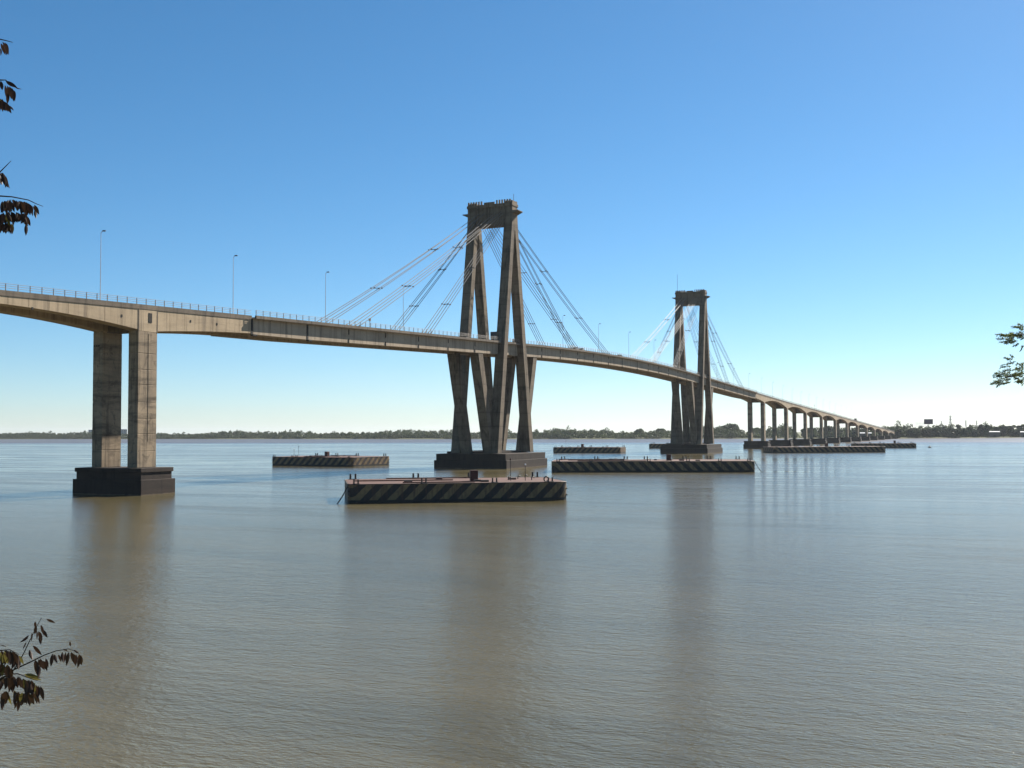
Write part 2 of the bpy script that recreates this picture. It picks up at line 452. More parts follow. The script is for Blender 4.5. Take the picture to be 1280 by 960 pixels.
def girder_piece(mb, x0, x1, y0, y1, top_off, inset=0.0, step=3.0):
    n = max(1, int(math.ceil((x1 - x0) / step))); rings = []
    for i in range(n + 1):
        X = x0 + (x1 - x0) * i / n; zt = dz(X) - top_off; zb = dz(X) - depth_at(X) + inset
        rings.append([(X, y0 + inset, zb), (X, y1 - inset, zb), (X, y1 - inset, zt), (X, y0 + inset, zt)])
    mb.loft(rings)
def strip(mb, x0, x1, y0, y1, o0, o1, step=6.0):
    n = max(1, int(math.ceil((x1 - x0) / step))); rings = []
    for i in range(n + 1):
        X = x0 + (x1 - x0) * i / n; z = dz(X)
        rings.append([(X, y0, z + o0), (X, y1, z + o0), (X, y1, z + o1), (X, y0, z + o1)])
    mb.loft(rings)

def deck_unit(name, label, x0, x1, seg, over, mat, near_far=True):
    """one structural unit of the deck: two box girders cast in segments, slab, edge beams, road"""
    root = empty(name, (0, 0, 0), label=label, cat='bridge deck', group='deck units of the bridge')
    n = max(1, round((x1 - x0) / seg)); L = (x1 - x0) / n
    core = MB(); girder_piece(core, x0 + 0.06, x1 - 0.06, 0.0, 2.6, 0.72, 0.09)
    core.build('girder_core', MAT['dark'], root)
    for i in range(n):
        g = MB(); girder_piece(g, x0 + i * L + 0.035, x0 + (i + 1) * L - 0.035, 0.0, 2.6, 0.70)
        g.build('girder_segment', mat, root)
    g = MB(); girder_piece(g, x0 + 0.03, x1 - 0.03, W - 2.6, W, 0.70)
    g.build('rear_girder', mat, root)
    s = MB(); strip(s, x0 + 0.02, x1 - 0.02, -over + 0.05, W + over - 0.05, -0.69, -0.34); s.build('deck_slab', mat, root)
    r = MB(); strip(r, x0 + 0.02, x1 - 0.02, 1.2, W - 1.2, -0.336, -0.30); r.build('road_surface', MAT['asphalt'], root)
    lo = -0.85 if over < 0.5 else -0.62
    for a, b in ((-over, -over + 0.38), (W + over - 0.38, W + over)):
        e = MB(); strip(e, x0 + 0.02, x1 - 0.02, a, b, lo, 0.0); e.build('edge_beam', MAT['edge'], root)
    return root

near_deck = deck_unit('approach_deck', 'sunlit beige approach deck running off the left edge over the nearest pier', -330, J[0], 4.1, 0.10, MAT['girder'])
deck_unit('suspended_deck', 'short shaded deck span between the nearest pier and the left stays', J[0] + .12, J[1], 20, 1.12, MAT['stayed'])
deck1 = deck_unit('stayed_deck', 'grey girder deck hung from the nearer, taller-looking tower', J[1] + .12, J[2], 16, 1.12, MAT['stayed'])
deck_unit('suspended_deck', 'short deck span at the top of the rise between the two towers', J[2] + .12, J[3], 20, 1.12, MAT['stayed'])
deck2 = deck_unit('stayed_deck', 'grey girder deck hung from the farther tower', J[3] + .12, J[4], 16, 1.12, MAT['stayed'])
deck_unit('suspended_deck', 'short shaded deck span just right of the farther tower', J[4] + .12, J[5], 20, 1.12, MAT['stayed'])
far_deck = deck_unit('approach_deck', 'long arched beige approach deck descending to the far bank', J[5] + .12, 1500, 41.3, 0.10, MAT['girder'])

# joint stains/cover plates and drain spouts on the near web
for k, j in enumerate(J):
    par = [near_deck, deck1, deck1, deck2, deck2, far_deck][k]
    z = dz(j); m = MB()
    m.box(j - 0.22, j + 0.42, -0.06, 0.03, z - depth_at(j + 0.5) - 0.05, z - 0.72)
    m.build('joint_cover', MAT['dark'], par)
    m = MB(); m.box(j + 0.2, j + 1.6, -0.30, 0.4, z - depth_at(j + 0.5) - 0.28, z - depth_at(j + 0.5) + 0.02)
    m.build('bearing_bracket', MAT['dark'], par)
for root, a, b, step in ((deck1, J[1], J[2], 16.0), (deck2, J[3], J[4], 16.0)):
    n = int((b - a) / step)
    for i in range(1, n + 1):
        X = a + (b - a) * i / n
        if min(abs(X - T1), abs(X - T2)) < 9 or X > b - 3: continue
        z = dz(X); m = MB()
        m.tube([(X, -0.09, z - 0.9), (X, -0.09, z - 2.0 - random.random() * 0.5)], 0.09)
        m.tube([(X, -0.09, z - 3.1), (X, -0.09, z - 4.2)], 0.09)
        m.build('drain_pipe', MAT['dark'], root)
for X, dy in ((-189.4, 2.4), (-169.6, 2.3), (-151.4, 2.2), (-143.6, 2.3)):
    m = MB(); m.box(X - 0.16, X + 0.16, -0.06, 0.02, dz(X) - dy - 0.3, dz(X) - dy + 0.15); m.build('weep_hole', MAT['dark'], near_deck)

# ------------------------------------------------------------------ piers
def footing(root, x, hx, y0, y1, z1=2.75, z2=4.8, lip=0.45):
    m = MB(); m.box(x - hx, x + hx, y0, y1, -3.0, z1); f = m.build('footing', MAT['footing'], root, 0.06)
    m = MB(); m.box(x - hx + lip, x + hx - lip, y0 + lip, y1 - lip, z1 - 0.1, z2); m.build('footing_step', MAT['footing'], f, 0.05)
    m = MB(); m.box(x - hx + lip - 0.22, x + hx - lip + 0.22, y0 + lip - 0.22, y1 - lip + 0.22, z2 - 0.75, z2 + 0.004); m.build('footing_rim', MAT['footing'], f, 0.05)

def pier(x, label, lifts):
    root = empty('bridge_pier', (0, 0, 0), label=label, cat='bridge pier', group='approach piers')
    zt = dz(x); zb = zt - depth_at(x)
    footing(root, x, 4.45, -2.8, 13.2)
    for (y0, y1) in ((-0.03, 2.25), (8.30, W + 0.03)):
        top = zt - 0.88
        h = MB(); h.box(x - 2.40, x + 2.40, y0 + 0.04, y1 - 0.04, 4.5, top); c = h.build('column', MAT['column'], root)
        if lifts:
            z = 4.81; i = 0
            while z < zb - 0.3:
                z1 = min(z + 2.95 + 0.25 * math.sin(i * 2.1 + y0), zb - 0.02)
                if zb - z1 < 1.0: z1 = zb - 0.02
                m = MB(); m.box(x - 2.44, x + 2.44, y0, y1, z + 0.04, z1 - 0.04); m.build('column_lift', MAT['column'], c, 0.05)
                z = z1; i += 1
            m = MB(); m.box(x - 2.40 , x + 2.40, y0 - 0.01, y0 + 0.3, zb, top - 0.02); m.build('column_head', MAT['girder'], c)
    m = MB(); m.box(x - 1.5, x + 1.5, 2.3, 8.2, zb - 0.02, zt - 0.75); m.build('cross_beam', MAT['tower'], root)
    if lifts:
        m = MB(); m.box(x + 0.10, x + 0.98, -0.10, 0.1, zt - 3.2, zt - 1.45); m.build('inspection_opening', MAT['dark'], root)
        m = MB(); m.tube([(x + 0.12, -0.055, zb - 0.4), (x + 0.12, -0.055, 9.5)], 0.03); m.build('drain_pipe', MAT['dark'], root)
        for dx in (-2.4, 2.4):
            m = MB(); m.box(x + dx - 0.09, x + dx + 0.09, -0.075, 0.06, zb - 0.1, zt - 0.9); m.build('joint_groove', MAT['edge'], root)
        for k in range(3):
            m = MB(); m.box(x - 2.5, x - 2.43, 9.1 + k * 0.5, 9.35 + k * 0.5, zb - 2.6, zb - 2.3); m.build('form_tie_hole', MAT['dark'], root)
    return root
pier(PA, 'nearest pier with two tall columns on a black footing at left', True)
pier(PA - SPAN, 'approach pier standing by the near bank beyond the left edge', False)
for i in range(12):
    pier(PF + i * SPAN, ordinal(i + 1) + ' twin-column pier beyond the farther tower', False)

# ------------------------------------------------------------------ towers
def tower(cx, which):
    root = empty('bridge_tower', (0, 0, 0), label='tall concrete A-frame tower ' + which, cat='bridge tower', group='bridge towers')
    deck_z = dz(cx)
    YN, YF = (-2.0, 0.8), (10.8, 13.6)
    base, top, slope = 4.6, 75.2, 0.1600
    def off(z): return 12.5 - slope * (z - 5)
    # footing
    m = MB(); m.box(cx - 16.2, cx + 16.2, -6.0, 18.4, -3.0, 2.5); f = m.build('footing', MAT['footing'], root, 0.08)
    m = MB(); m.box(cx - 15.7, cx + 15.7, -5.5, 17.9, 2.4, 4.45); m.build('footing_step', MAT['footing'], f, 0.06)
    m = MB(); m.box(cx - 11.0, cx + 14.5, 0.5, 16.6, 4.4, 5.1); m.build('footing_plinth', MAT['footing'], f, 0.05)
    for (y0, y1) in (YN, YF):
        for sgn in (-1, 1):
            rings = []
            for k in range(13):
                z = base + (top - base) * k / 12; o = cx + sgn * off(z)
                hx = 1.42 - 0.20 * k / 12; e = 0.12 * (1 - k / 12)
                rings.append([(o - hx, y0 - e, z), (o + hx, y0 - e, z), (o + hx, y1 + e, z), (o - hx, y1 + e, z)])
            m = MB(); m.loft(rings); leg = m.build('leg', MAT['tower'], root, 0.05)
            if sgn == 1 and y0 > 5:     # access ladder up the far rear leg
                for rx in (0.0,):
                    l = MB()
                    for k in range(16):
                        z = 41 + k * 2.0; o = cx + off(z) + 1.3
                        l.box(o, o + 0.45, y0 + 0.6, y0 + 1.3, z, z + 0.12)
                    l.tube([(cx + off(41) + 1.65, y0 + 0.95, 41), (cx + off(73) + 1.65, y0 + 0.95, 73)], 0.05)
                    l.build('ladder', MAT['clamp'], leg)
        # solid head where the two legs have merged
        m = MB()
        rings = []
        for z, hx in ((top - 0.6, off(top) + 1.26), (79.0, 2.1), (83.9, 1.95)):
            rings.append([(cx - hx, y0, z), (cx + hx, y0, z), (cx + hx, y1, z), (cx - hx, y1, z)])
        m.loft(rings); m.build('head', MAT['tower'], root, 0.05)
    # portal beam with cable slots
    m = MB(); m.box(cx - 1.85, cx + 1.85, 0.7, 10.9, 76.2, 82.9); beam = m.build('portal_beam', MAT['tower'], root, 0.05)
    m = MB(); m.box(cx - 2.35, cx + 2.35, -2.15, 13.75, 82.2, 83.1); m.build('cornice', MAT['tower'], root, 0.04)
    for sgn in (-1, 1):
        for k in range(17):
            y = -1.4 + k * (14.4 / 16)
            if abs(y - 5.8) < 1.9: continue
            m = MB(); m.box(cx + sgn * 2.35 - 0.25, cx + sgn * 2.35 + 0.25, y - 0.2, y + 0.2, 83.0, 84.2); m.build('fin', MAT['tower'], root)
            m = MB(); m.box(cx + sgn * 1.85 - (0.32 if sgn < 0 else -0.0), cx + sgn * 1.85 + (0.32 if sgn > 0 else 0.0), y - 0.2, y + 0.2, 81.2, 82.15); m.build('bracket', MAT['tower'], root)
        m = MB(); m.box(cx + sgn * 2.3 - 0.2, cx + sgn * 2.3 + 0.2, 4.0, 7.6, 83.0, 83.75); m.build('parapet', MAT['tower'], root)
        # cable slots: dark recesses on the face of the beam
        for k in range(8):
            y = 1.5 + k * 1.22
            m = MB(); m.box(cx + sgn * 1.86 - 0.03, cx + sgn * 1.86 + 0.03, y - 0.28, y + 0.28, 79.3, 80.6); m.build('cable_slot', MAT['tower'], beam)
    # service platforms sticking out at both ends
    for y0, y1, tip in ((-3.9, -2.0, -3.9), (13.6, 15.5, 15.5)):
        m = MB(); yi = y1 if tip == y0 else y0
        m.loft([[(cx - 2.0, yi, 79.6), (cx + 2.0, yi, 79.6), (cx + 2.0, yi, 80.7), (cx - 2.0, yi, 80.7)],
                [(cx - 1.9, tip, 80.45), (cx + 1.9, tip, 80.45), (cx + 1.9, tip, 80.7), (cx - 1.9, tip, 80.7)]])
        m.build('platform', MAT['tower'], root)
    # lightning rod
    m = MB(); m.tube([(cx, -1.6 if cx < 100 else 13.0, 83.9), (cx, -1.6 if cx < 100 else 13.0, 86.2 if cx < 100 else 93.0)], 0.07); m.build('lightning_rod', MAT['clamp'], root)
    # inclined struts that carry the girders
    for (y0, y1) in ((0.1, 3.0), (7.6, 10.5)):
        for sgn in (-1, 1):
            zt = dz(cx + sgn * 21) - 4.1 + 0.3; rings = []
            for k in range(9):
                f_ = k / 8; z = 4.3 + (zt - 4.3) * f_
                o = cx + sgn * (12.2 + 9.0 * f_); hx = 1.25 + 0.35 * f_
                rings.append([(o - hx, y0, z), (o + hx, y0, z), (o + hx, y1, z), (o - hx, y1, z)])
            m = MB(); m.loft(rings); m.build('strut', MAT['tower'], root, 0.05)
    for sgn in (-1, 1):
        x = cx + sgn * 21.0; z = dz(x)
        m = MB(); m.box(x - 1.2, x + 1.2, 2.4, 8.2, z - 4.0, z - 0.7); m.build('cross_beam', MAT['tower'], root)
    # pale guard panels where the legs pass the footway
    for sgn in (-1, 1):
        for (y0, y1) in (YN, YF):
            o = cx + sgn * off(deck_z + 0.5)
            m = MB(); s = y1 + 0.12 if y0 < 0 else y0 - 0.24
            m.box(o - 2.6, o + 2.6, s, s + 0.10, deck_z - 0.3, deck_z + 1.35); m.build('guard_panel', MAT['pale_panel'], root)
    return root
tower(T1, 'closer to the viewer, its base beside the striped pontoons')
tower(T2, 'farther off, the smaller-looking of the two')

# ------------------------------------------------------------------ stay cables
def stay(cx, sgn, side, long, label):
    root = empty('stay_cable', (0, 0, 0), label=label, cat='stay cable', group='stay cables of the bridge')
    xa = cx + sgn * (93.5 if long else 56.0)
    zt = 80.2 if long else 78.2
    yt = ([1.2, 1.9, 3.2, 3.9] if long else [0.6, 1.1, 2.2, 2.7])
    yb = [-0.75, -0.35, 0.05, 0.45]
    xb = [-1.3, -0.5, 0.5, 1.3]
    tops, bots = [], []
    for k in range(4):
        y1 = yt[k] if side < 0 else W - yt[k] + 1.0; y0 = yb[k] if side < 0 else W - yb[k]
        tops.append(Vector((cx + sgn * 1.8, y1, zt + (0.25 if k % 2 else -0.25))))
        bx = xa + xb[k] * (1.6 if long else 1.1) * (1 if side > 0 else -1)
        bots.append(Vector((bx, y0, dz(bx) - 0.3)))
    for k in range(4):
        pts = []
        for i in range(9):
            f = i / 8; p = tops[k].lerp(bots[k], f); p.z -= 4 * f * (1 - f) * (0.9 if long else 0.35)
            pts.append(p)
        m = MB(); m.tube(pts, 0.085, 5); m.build('strand', MAT['cable'], root)
        m = MB(); b = bots[k]; d = (tops[k] - b).normalized()
        m.tube([b - d * 0.3, b + d * 1.6], [0.22, 0.15], 6); m.build('anchor_socket', MAT['cable'], root)
    for f in ((0.34, 0.68) if long else (0.45, 0.76)):
        ps = []
        for k in range(4):
            p = tops[k].lerp(bots[k], f); p.z -= 4 * f * (1 - f) * (0.9 if long else 0.35); ps.append(p)
        a = min(ps, key=lambda q: q.y); b = max(ps, key=lambda q: q.y); c = (a + b) / 2
        hw = (b.y - a.y) / 2 + 0.18
        m = MB(); m.box(c.x - 0.16, c.x + 0.16, c.y - hw, c.y + hw, c.z - 0.06, c.z + 0.06)
        for p in ps: m.box(p.x - 0.22, p.x + 0.22, p.y - 0.14, p.y + 0.14, p.z - 0.16, p.z + 0.16)
        m.build('spacer_clamp', MAT['clamp'], root)
    return root
for cx, tw in ((T1, 'nearer'), (T2, 'farther')):
    for sgn, dn in ((-1, 'left'), (1, 'right')):
        for side, sn in ((-1, 'near'), (1, 'far')):
            for lg, ln in ((True, 'long outer'), (False, 'short inner')):
                stay(cx, sgn, side, lg, f'{ln} stay {dn} of the {tw} tower, on the {sn} edge of the deck')

# ------------------------------------------------------------------ railings
def rail_y(X): return -0.92 if J[0] < X < J[5] else 0.09
POST = MB(); POST.box(-0.055, 0.055, -0.05, 0.05, -0.02, 1.12); POST_ME = POST.mesh('post', MAT['post'])
XS = [-329 + 2.4 * i for i in range(int((1495 + 329) / 2.4))]
seen = [x for x in XS if -202 < x][:298]
rl = empty('bridge_railing', (0, 0, 0), label='thin post-and-rail parapet along the near edge of the bridge deck', cat='railing')
for x in seen: link('post', POST_ME, rl, (x, rail_y(x), dz(x)))
rest = MB()
for x in XS:
    if x not in seen: rest.box(x - .07, x + .07, rail_y(x) - .06, rail_y(x) + .06, dz(x) - .02, dz(x) + 1.12)
tag(rest.build('far_posts', MAT['post'], rl), kind='stuff')
for h in (0.42, 0.76, 1.08):
    m = MB(); xs = [x for x in range(-329, 1496, 6)]
    for (a, b) in ((-329, J[0]), (J[0] + .05, J[5]), (J[5] + .05, 1495)):
        n = max(2, int((b - a) / 8)); m.tube([(a + (b - a) * i / n, rail_y(a + 0.6 if i < n else b - 0.6), dz(a + (b - a) * i / n) + h) for i in range(n + 1)], 0.038, 5)
    m.build('rail', MAT['rail'], rl)
rl2 = empty('bridge_railing', (0, 0, 0), label='parapet railing along the far edge of the bridge deck', cat='railing')
rest = MB()
for x in XS: y = W - rail_y(x); rest.box(x - .07, x + .07, y - .06, y + .06, dz(x) - .02, dz(x) + 1.12)
tag(rest.build('far_posts', MAT['post'], rl2), kind='stuff')
for h in (0.42, 0.76, 1.08):
    m = MB(); m.tube([(-329 + i * 8, W - rail_y(-329 + i * 8), dz(-329 + i * 8) + h) for i in range(228)], 0.038, 4); m.build('rail', MAT['rail'], rl2)

# ------------------------------------------------------------------ lamp posts on the far edge of the deck
LAMPX = [-204, -164.1, -124.0, -87.8, -48.7, -6.0, 34.5, 74.5, 115.2, 155.7, 195.0, 236, 280, 322, 364.5] + [405.2 + 40.1 * i for i in range(22)]
pm = MB(); pm.tube([(0, 0, -0.3), (0, 0, 7), (0, 0, 13.9)], [0.085, 0.065, 0.045], 6); pm = pm.mesh('pole', MAT['pole'])
am = MB(); am.tube([(0, 0, 13.8), (0, -0.15, 14.05), (0, -0.5, 14.18)], 0.05, 5); am = am.mesh('arm', MAT['pole'])
hm = MB(); hm.loft([[(-.14, -0.35, 14.12), (.14, -0.35, 14.12), (.14, -0.35, 14.28), (-.14, -0.35, 14.28)], [(-.2, -0.75, 14.06), (.2, -0.75, 14.06), (.2, -0.75, 14.32), (-.2, -0.75, 14.32)], [(-.1, -1.15, 14.14), (.1, -1.15, 14.14), (.1, -1.15, 14.26), (-.1, -1.15, 14.26)]]); hm = hm.mesh('lamp_head', MAT['lamphead'], 0.03)
for i, x in enumerate(LAMPX):
    y = W - 0.25 if not (J[0] < x < J[5]) else W + 0.75
    lab = 'slim lamp post on the bridge just beyond the left edge' if i == 0 else 'slim grey lamp post on the bridge, ' + ordinal(i) + ' from the left'
    r = empty('lamp_post', (x, y, dz(x)), label=lab, cat='lamp post', group='lamp posts along the bridge')
    link('pole', pm, r); link('arm', am, r); link('lamp_head', hm, r)

# small sign posts and boxes seen above the railing
for x, y, h, lab in ((-86, -0.6, 2.6, 'small dark box on a post at the railing left of the nearer tower'),
                     (612, 0.3, 4.2, 'small sign on a post over the far approach railing, nearer one'),
                     (725, 0.3, 3.2, 'small sign on a post over the far approach railing, farther one')):
    r = empty('sign_post', (x, y + 0.3, dz(x) - 0.3), label=lab, cat='sign', group='signs on the bridge')
    m = MB(); m.tube([(0, 0, 0), (0, 0, h)], 0.06); m.build('pole', MAT['post'], r)
    s = 0.42 if h < 3 else 1.1
    m = MB(); m.box(-s, s, -0.08, 0.08, h - 0.7, h); m.build('sign_board', MAT['post'], r, 0.02)

# ------------------------------------------------------------------ vehicles on the deck
def wheels(root, xs, yw, r):
    for x in xs:
        for y in (-yw, yw):
            m = MB(); m.tube([(x, y - 0.13, r), (x, y + 0.13, r)], r, 14); w = m.build('wheel', MAT['tyre'], root)
            m = MB(); m.tube([(x, y - 0.14, r), (x, y + 0.14, r)], r * 0.5, 10); m.build('rim', MAT['rail'], w)
def truck(x, y, label, paint, body):
    r = empty('truck', (x, y, dz(x) - 0.3), label=label, cat='truck', group='vehicles on the bridge')
    r.rotation_euler = (0, -math.atan((dz(x + 2) - dz(x - 2)) / 4), 0)
    m = MB(); m.box(-3.4, 3.6, -0.5, 0.5, 0.55, 0.85); m.build('chassis', MAT['bitt'], r)
    m = MB(); m.loft([[(1.7, -1.15, 0.7), (3.7, -1.15, 0.7), (3.75, -1.15, 1.7), (3.35, -1.1, 2.75), (1.7, -1.1, 2.8)], [(1.7, 1.15, 0.7), (3.7, 1.15, 0.7), (3.75, 1.15, 1.7), (3.35, 1.1, 2.75), (1.7, 1.1, 2.8)]]); cab = m.build('cab', paint, r, 0.04)
    m = MB(); m.box(2.1, 3.1, -1.17, 1.17, 1.75, 2.45); m.build('side_window', MAT['glass'], cab)
    m = MB(); m.box(-3.5, 1.5, -1.25, 1.25, 0.95, 3.5); c = m.build('cargo_box', body, r, 0.04)
    for z in (1.4, 2.1, 2.8): m = MB(); m.box(-3.45, 1.45, -1.29, -1.24, z, z + 0.16); m.build('side_rail', MAT['white'], c)
    wheels(r, (2.6, -2.0), 1.0, 0.5)
    return r
def car(x, y, label, paint):
    r = empty('car', (x, y, dz(x) - 0.3), label=label, cat='car', group='vehicles on the bridge')
    r.rotation_euler = (0, -math.atan((dz(x + 2) - dz(x - 2)) / 4), 0)
    prof = [(-2.1, 0.35), (2.1, 0.35), (2.15, 0.75), (1.2, 0.95), (-1.9, 1.0), (-2.1, 0.8)]
    m = MB(); m.loft([[(a, -0.85, b) for a, b in prof], [(a, 0.85, b) for a, b in prof]]); m.build('body', paint, r, 0.05)
    prof = [(-1.7, 0.97), (1.1, 0.95), (0.45, 1.5), (-1.2, 1.52)]
    m = MB(); m.loft([[(a, -0.74, b) for a, b in prof], [(a, 0.74, b) for a, b in prof]]); g = m.build('cabin_glass', MAT['glass'], r, 0.03)
    prof = [(0.42, 1.49), (0.38, 1.56), (-1.15, 1.58), (-1.2, 1.5)]
    m = MB(); m.loft([[(a, -0.70, b) for a, b in prof], [(a, 0.70, b) for a, b in prof]]); m.build('car_roof', paint, g, 0.02)
    wheels(r, (-1.3, 1.35), 0.78, 0.32)
    return r
truck(-2.2, 3.2, 'boxy truck crossing between the legs of the nearer tower', plain('dark_cab_paint', (0.05, 0.05, 0.06), 0.4), plain('dark_cargo_side', (0.06, 0.06, 0.07), 0.6))
car(66.5, 3.0, 'grey car just right of the nearer tower, leading the silver one', plain('grey_car_paint', (0.16, 0.16, 0.17), 0.35))
car(72.5, 3.0, 'silver car following close behind the grey one on the bridge', plain('silver_car_paint', (0.45, 0.43, 0.40), 0.35))
car(118, 3.0, 'dark small car at the top of the bridge between the towers', plain('dark_car_paint', (0.04, 0.045, 0.05), 0.35))
truck(905, 3.2, 'small dark truck far down the approach deck', plain('dull_cab_paint', (0.08, 0.07, 0.06), 0.4), plain('dull_cargo_side', (0.07, 0.065, 0.06), 0.6))

# ------------------------------------------------------------------ pontoons (striped barges guarding the piers)
def bitt(root, x, y, z, s=1.0, rz=0.0):
    m = MB(); m.box(-0.75 * s, 0.75 * s, -0.28 * s, 0.28 * s, 0, 0.12 * s)
    for q in (-0.45, 0.45): m.tube([(q * s, 0, 0.05), (q * s, 0, 0.95 * s), (q * s, 0, 1.0 * s)], [0.17 * s, 0.17 * s, 0.2 * s], 8)
    m.build('bitt', MAT['bitt'], root, loc=(x, y, z), rot=(0, 0, rz))
def pontoon(a, b, width, label, slant='f', H=2.95, box=0.6, masts=(0.74,), chain=0, tyres=False, detail=True, seed=1):
    """near long side runs from a to b (seen left to right); the body extends `width` away from the viewer"""
    rnd = random.Random(seed)
    a = Vector((*a, 0)); b = Vector((*b, 0)); L = (b - a).length
    rz = math.atan2(b.y - a.y, b.x - a.x)
    root = empty('pontoon', a, rz, label=label, cat='pontoon', group='striped pontoons guarding the bridge piers')
    # plan outline with rounded corners; local x along the side, local y away from the viewer
    r = 1.7; pts = []
    for cx_, cy_, a0 in ((L - r, r, -90), (L - r, width - r, 0), (r, width - r, 90), (r, r, 180)):
        for k in range(6):
            t = R(a0 + 18 * k); pts.append((cx_ + r * math.cos(t), cy_ + r * math.sin(t)))
    m = MB(); m.loft([[(x, y, -1.2) for x, y in pts], [(x, y, H) for x, y in pts]])
    hull = m.build('hull', MAT['hull_' + slant], root)
    inn = [(x + (0.16 if x < L / 2 else -0.16), y + (0.16 if y < width / 2 else -0.16)) for x, y in pts]
    m = MB(); m.loft([[(x, y, H - 0.3) for x, y in inn], [(x, y, H + 0.02) for x, y in inn]]); deck = m.build('deck_plate', MAT['deck_rust'], root)
    m = MB()
    for i in range(len(pts)):
        p, q = pts[i], pts[(i + 1) % len(pts)]
        m.tube([(p[0], p[1], H - 0.04), (q[0], q[1], H - 0.04)], 0.075, 5)
    m.build('gunwale', MAT['bitt'], hull)
    m = MB()
    for x0 in (L - 0.25, 0.05):
        m.box(x0 - 0.02, x0 + 0.24, 0.7, width - 0.7, 0.75, 0.95); m.box(x0 - 0.02, x0 + 0.24, 0.7, width - 0.7, 1.75, 1.95)
    m.build('rubbing_strake', MAT['hull_' + slant], hull)
    # bitts along both sides
    n = max(3, int(L / 9))
    for i in range(n + 1):
        x = 1.6 + (L - 3.2) * (i + rnd.uniform(-0.12, 0.12)) / n; x = min(max(x, 1.3), L - 1.3)
        bitt(root, x, 0.6, H, 0.72); bitt(root, min(max(x + rnd.uniform(-1.5, 1.5), 1.3), L - 1.3), width - 0.7, H, 0.95)
    if detail:
        for i in range(int(L / 6)):
            x = rnd.uniform(1.5, L - 4); y = rnd.uniform(1.4, width - 1.6)
            m = MB(); m.box(x, x + rnd.uniform(0.8, 1.3), y, y + 0.9, H, H + 0.32); m.build('hatch', MAT['deck_rust'] if i % 2 else MAT['bitt'], deck, 0.03)
        for i in range(3):
            y = 1.2 + i * (width - 2.4) / 2; x0 = rnd.uniform(0.8, L * 0.4); x1 = x0 + L * rnd.uniform(0.25, 0.5)
            m = MB(); m.tube([(x0, y, H + 0.14), ((x0 + x1) / 2, y + 0.3, H + 0.12), (x1, y - 0.2, H + 0.14)], 0.10, 6); m.build('pipe', MAT['rust_box'], deck)
        for i in range(4):
            x = rnd.uniform(1.5, L - 2); y = rnd.uniform(1.0, width - 1)
            m = MB(); m.tube([(x, y, H), (x, y, H + 0.42), (x + 0.2, y, H + 0.55), (x + 0.4, y, H + 0.42), (x + 0.4, y, H + 0.3)], 0.09, 6); m.build('vent', MAT['bitt'], deck)
    if box:
        x = L * box; m = MB(); m.box(x, x + 1.25, width * 0.35, width * 0.35 + 1.2, H, H + 1.75); m.build('deck_locker', MAT['rust_box'], root, 0.05)
    for k, f in enumerate(masts):
        x = L * f; y = width * 0.3; hgt = 3.4 if k == 0 else 2.5
        m = MB(); m.tube([(x, y, H), (x, y, H + hgt)], 0.05, 6); mp = m.build('mast', MAT['bitt'], root)
        m = MB(); m.tube([(x, y, H + hgt), (x, y, H + hgt + 0.1), (x, y, H + hgt + 0.3)], [0.10, 0.16, 0.06], 8); m.build('beacon', MAT['white'] if k else MAT['rust_box'], mp)
    if tyres:
        for x, y in ((L * 0.905, 1.4),):
            m = MB(); ring = [(x + 0.38 * math.cos(t), y, H + 0.42 + 0.38 * math.sin(t)) for t in [2 * math.pi * k / 14 for k in range(15)]]
            m.tube(ring, 0.11, 6, False); m.build('fairlead_ring', MAT['bitt'], root)
    if chain:
        x0, dx = (0.15, -1.0) if chain < 0 else (L - 0.15, 1.0)
        p0 = Vector((x0, 0.7, H - 0.1)); p1 = Vector((x0 + dx * 2.2, 0.2, -0.6)); m = MB(); nl = 14
        for i in range(nl):
            s = p0.lerp(p1, i / nl); e = p0.lerp(p1, (i + 1.15) / nl); s.z -= 0.25 * math.sin(math.pi * i / nl); e.z -= 0.25 * math.sin(math.pi * (i + 1) / nl)
            m.tube([s, e], 0.10 if i % 2 else 0.075, 5)
        m.build('mooring_chain', MAT['bitt'], root)
    return root
pontoon((-173.5, -49.2), (-154.0, -78.2), 19.0, 'large striped pontoon in front, nearest the viewer, with rusty pink deck', 'f', box=0.575, masts=(0.76, 0.83), chain=-1, tyres=True, seed=3)
pontoon((-39.5, -29.3), (-21.5, -80.9), 20.0, 'longest striped pontoon right of the nearer tower base, stripes leaning left', 'b', box=0.575, masts=(), chain=1, seed=5)
pontoon((-5.0, 88.0), (-9.4, 53.0), 21.5, 'striped pontoon behind the bridge at left, its right end sunlit', 'f', box=0.50, masts=(0.20, 0.14), seed=8)
pontoon((228.7, 77.6), (231.5, 41.0), 14.0, 'small distant pontoon between the towers with a pale sunlit end', 'f', box=0.39, masts=(0.17,), detail=False, seed=9)
pontoon((397.4, 76.0), (402.0, 43.0), 13.0, 'distant pontoon half hidden behind the base of the farther tower', 'f', box=0, masts=(), detail=False, seed=10)
pontoon((247.0, -35.3), (280.5, -86.0), 16.0, 'long distant pontoon in front of the far piers', 'b', box=0.5, masts=(0.8,), detail=False, seed=12)
pontoon((424.0, -52.0), (433.0, -90.0), 13.0, 'rightmost and farthest striped pontoon, partly behind another', 'b', box=0.66, masts=(), detail=False, seed=14)
by = empty('buoy', (445, -97, 0), label='small dark buoy in the water right of the farthest pontoon', cat='buoy')
m = MB(); m.tube([(0, 0, -0.4), (0, 0, 0.1), (0, 0, 0.6), (0, 0, 0.85)], [0.7, 1.0, 0.8, 0.2], 12); m.build('float', MAT['bitt'], by)
m = MB(); m.tube([(0, 0, 0.8), (0, 0, 1.6)], 0.08, 6); m.build('staff', MAT['bitt'], by)

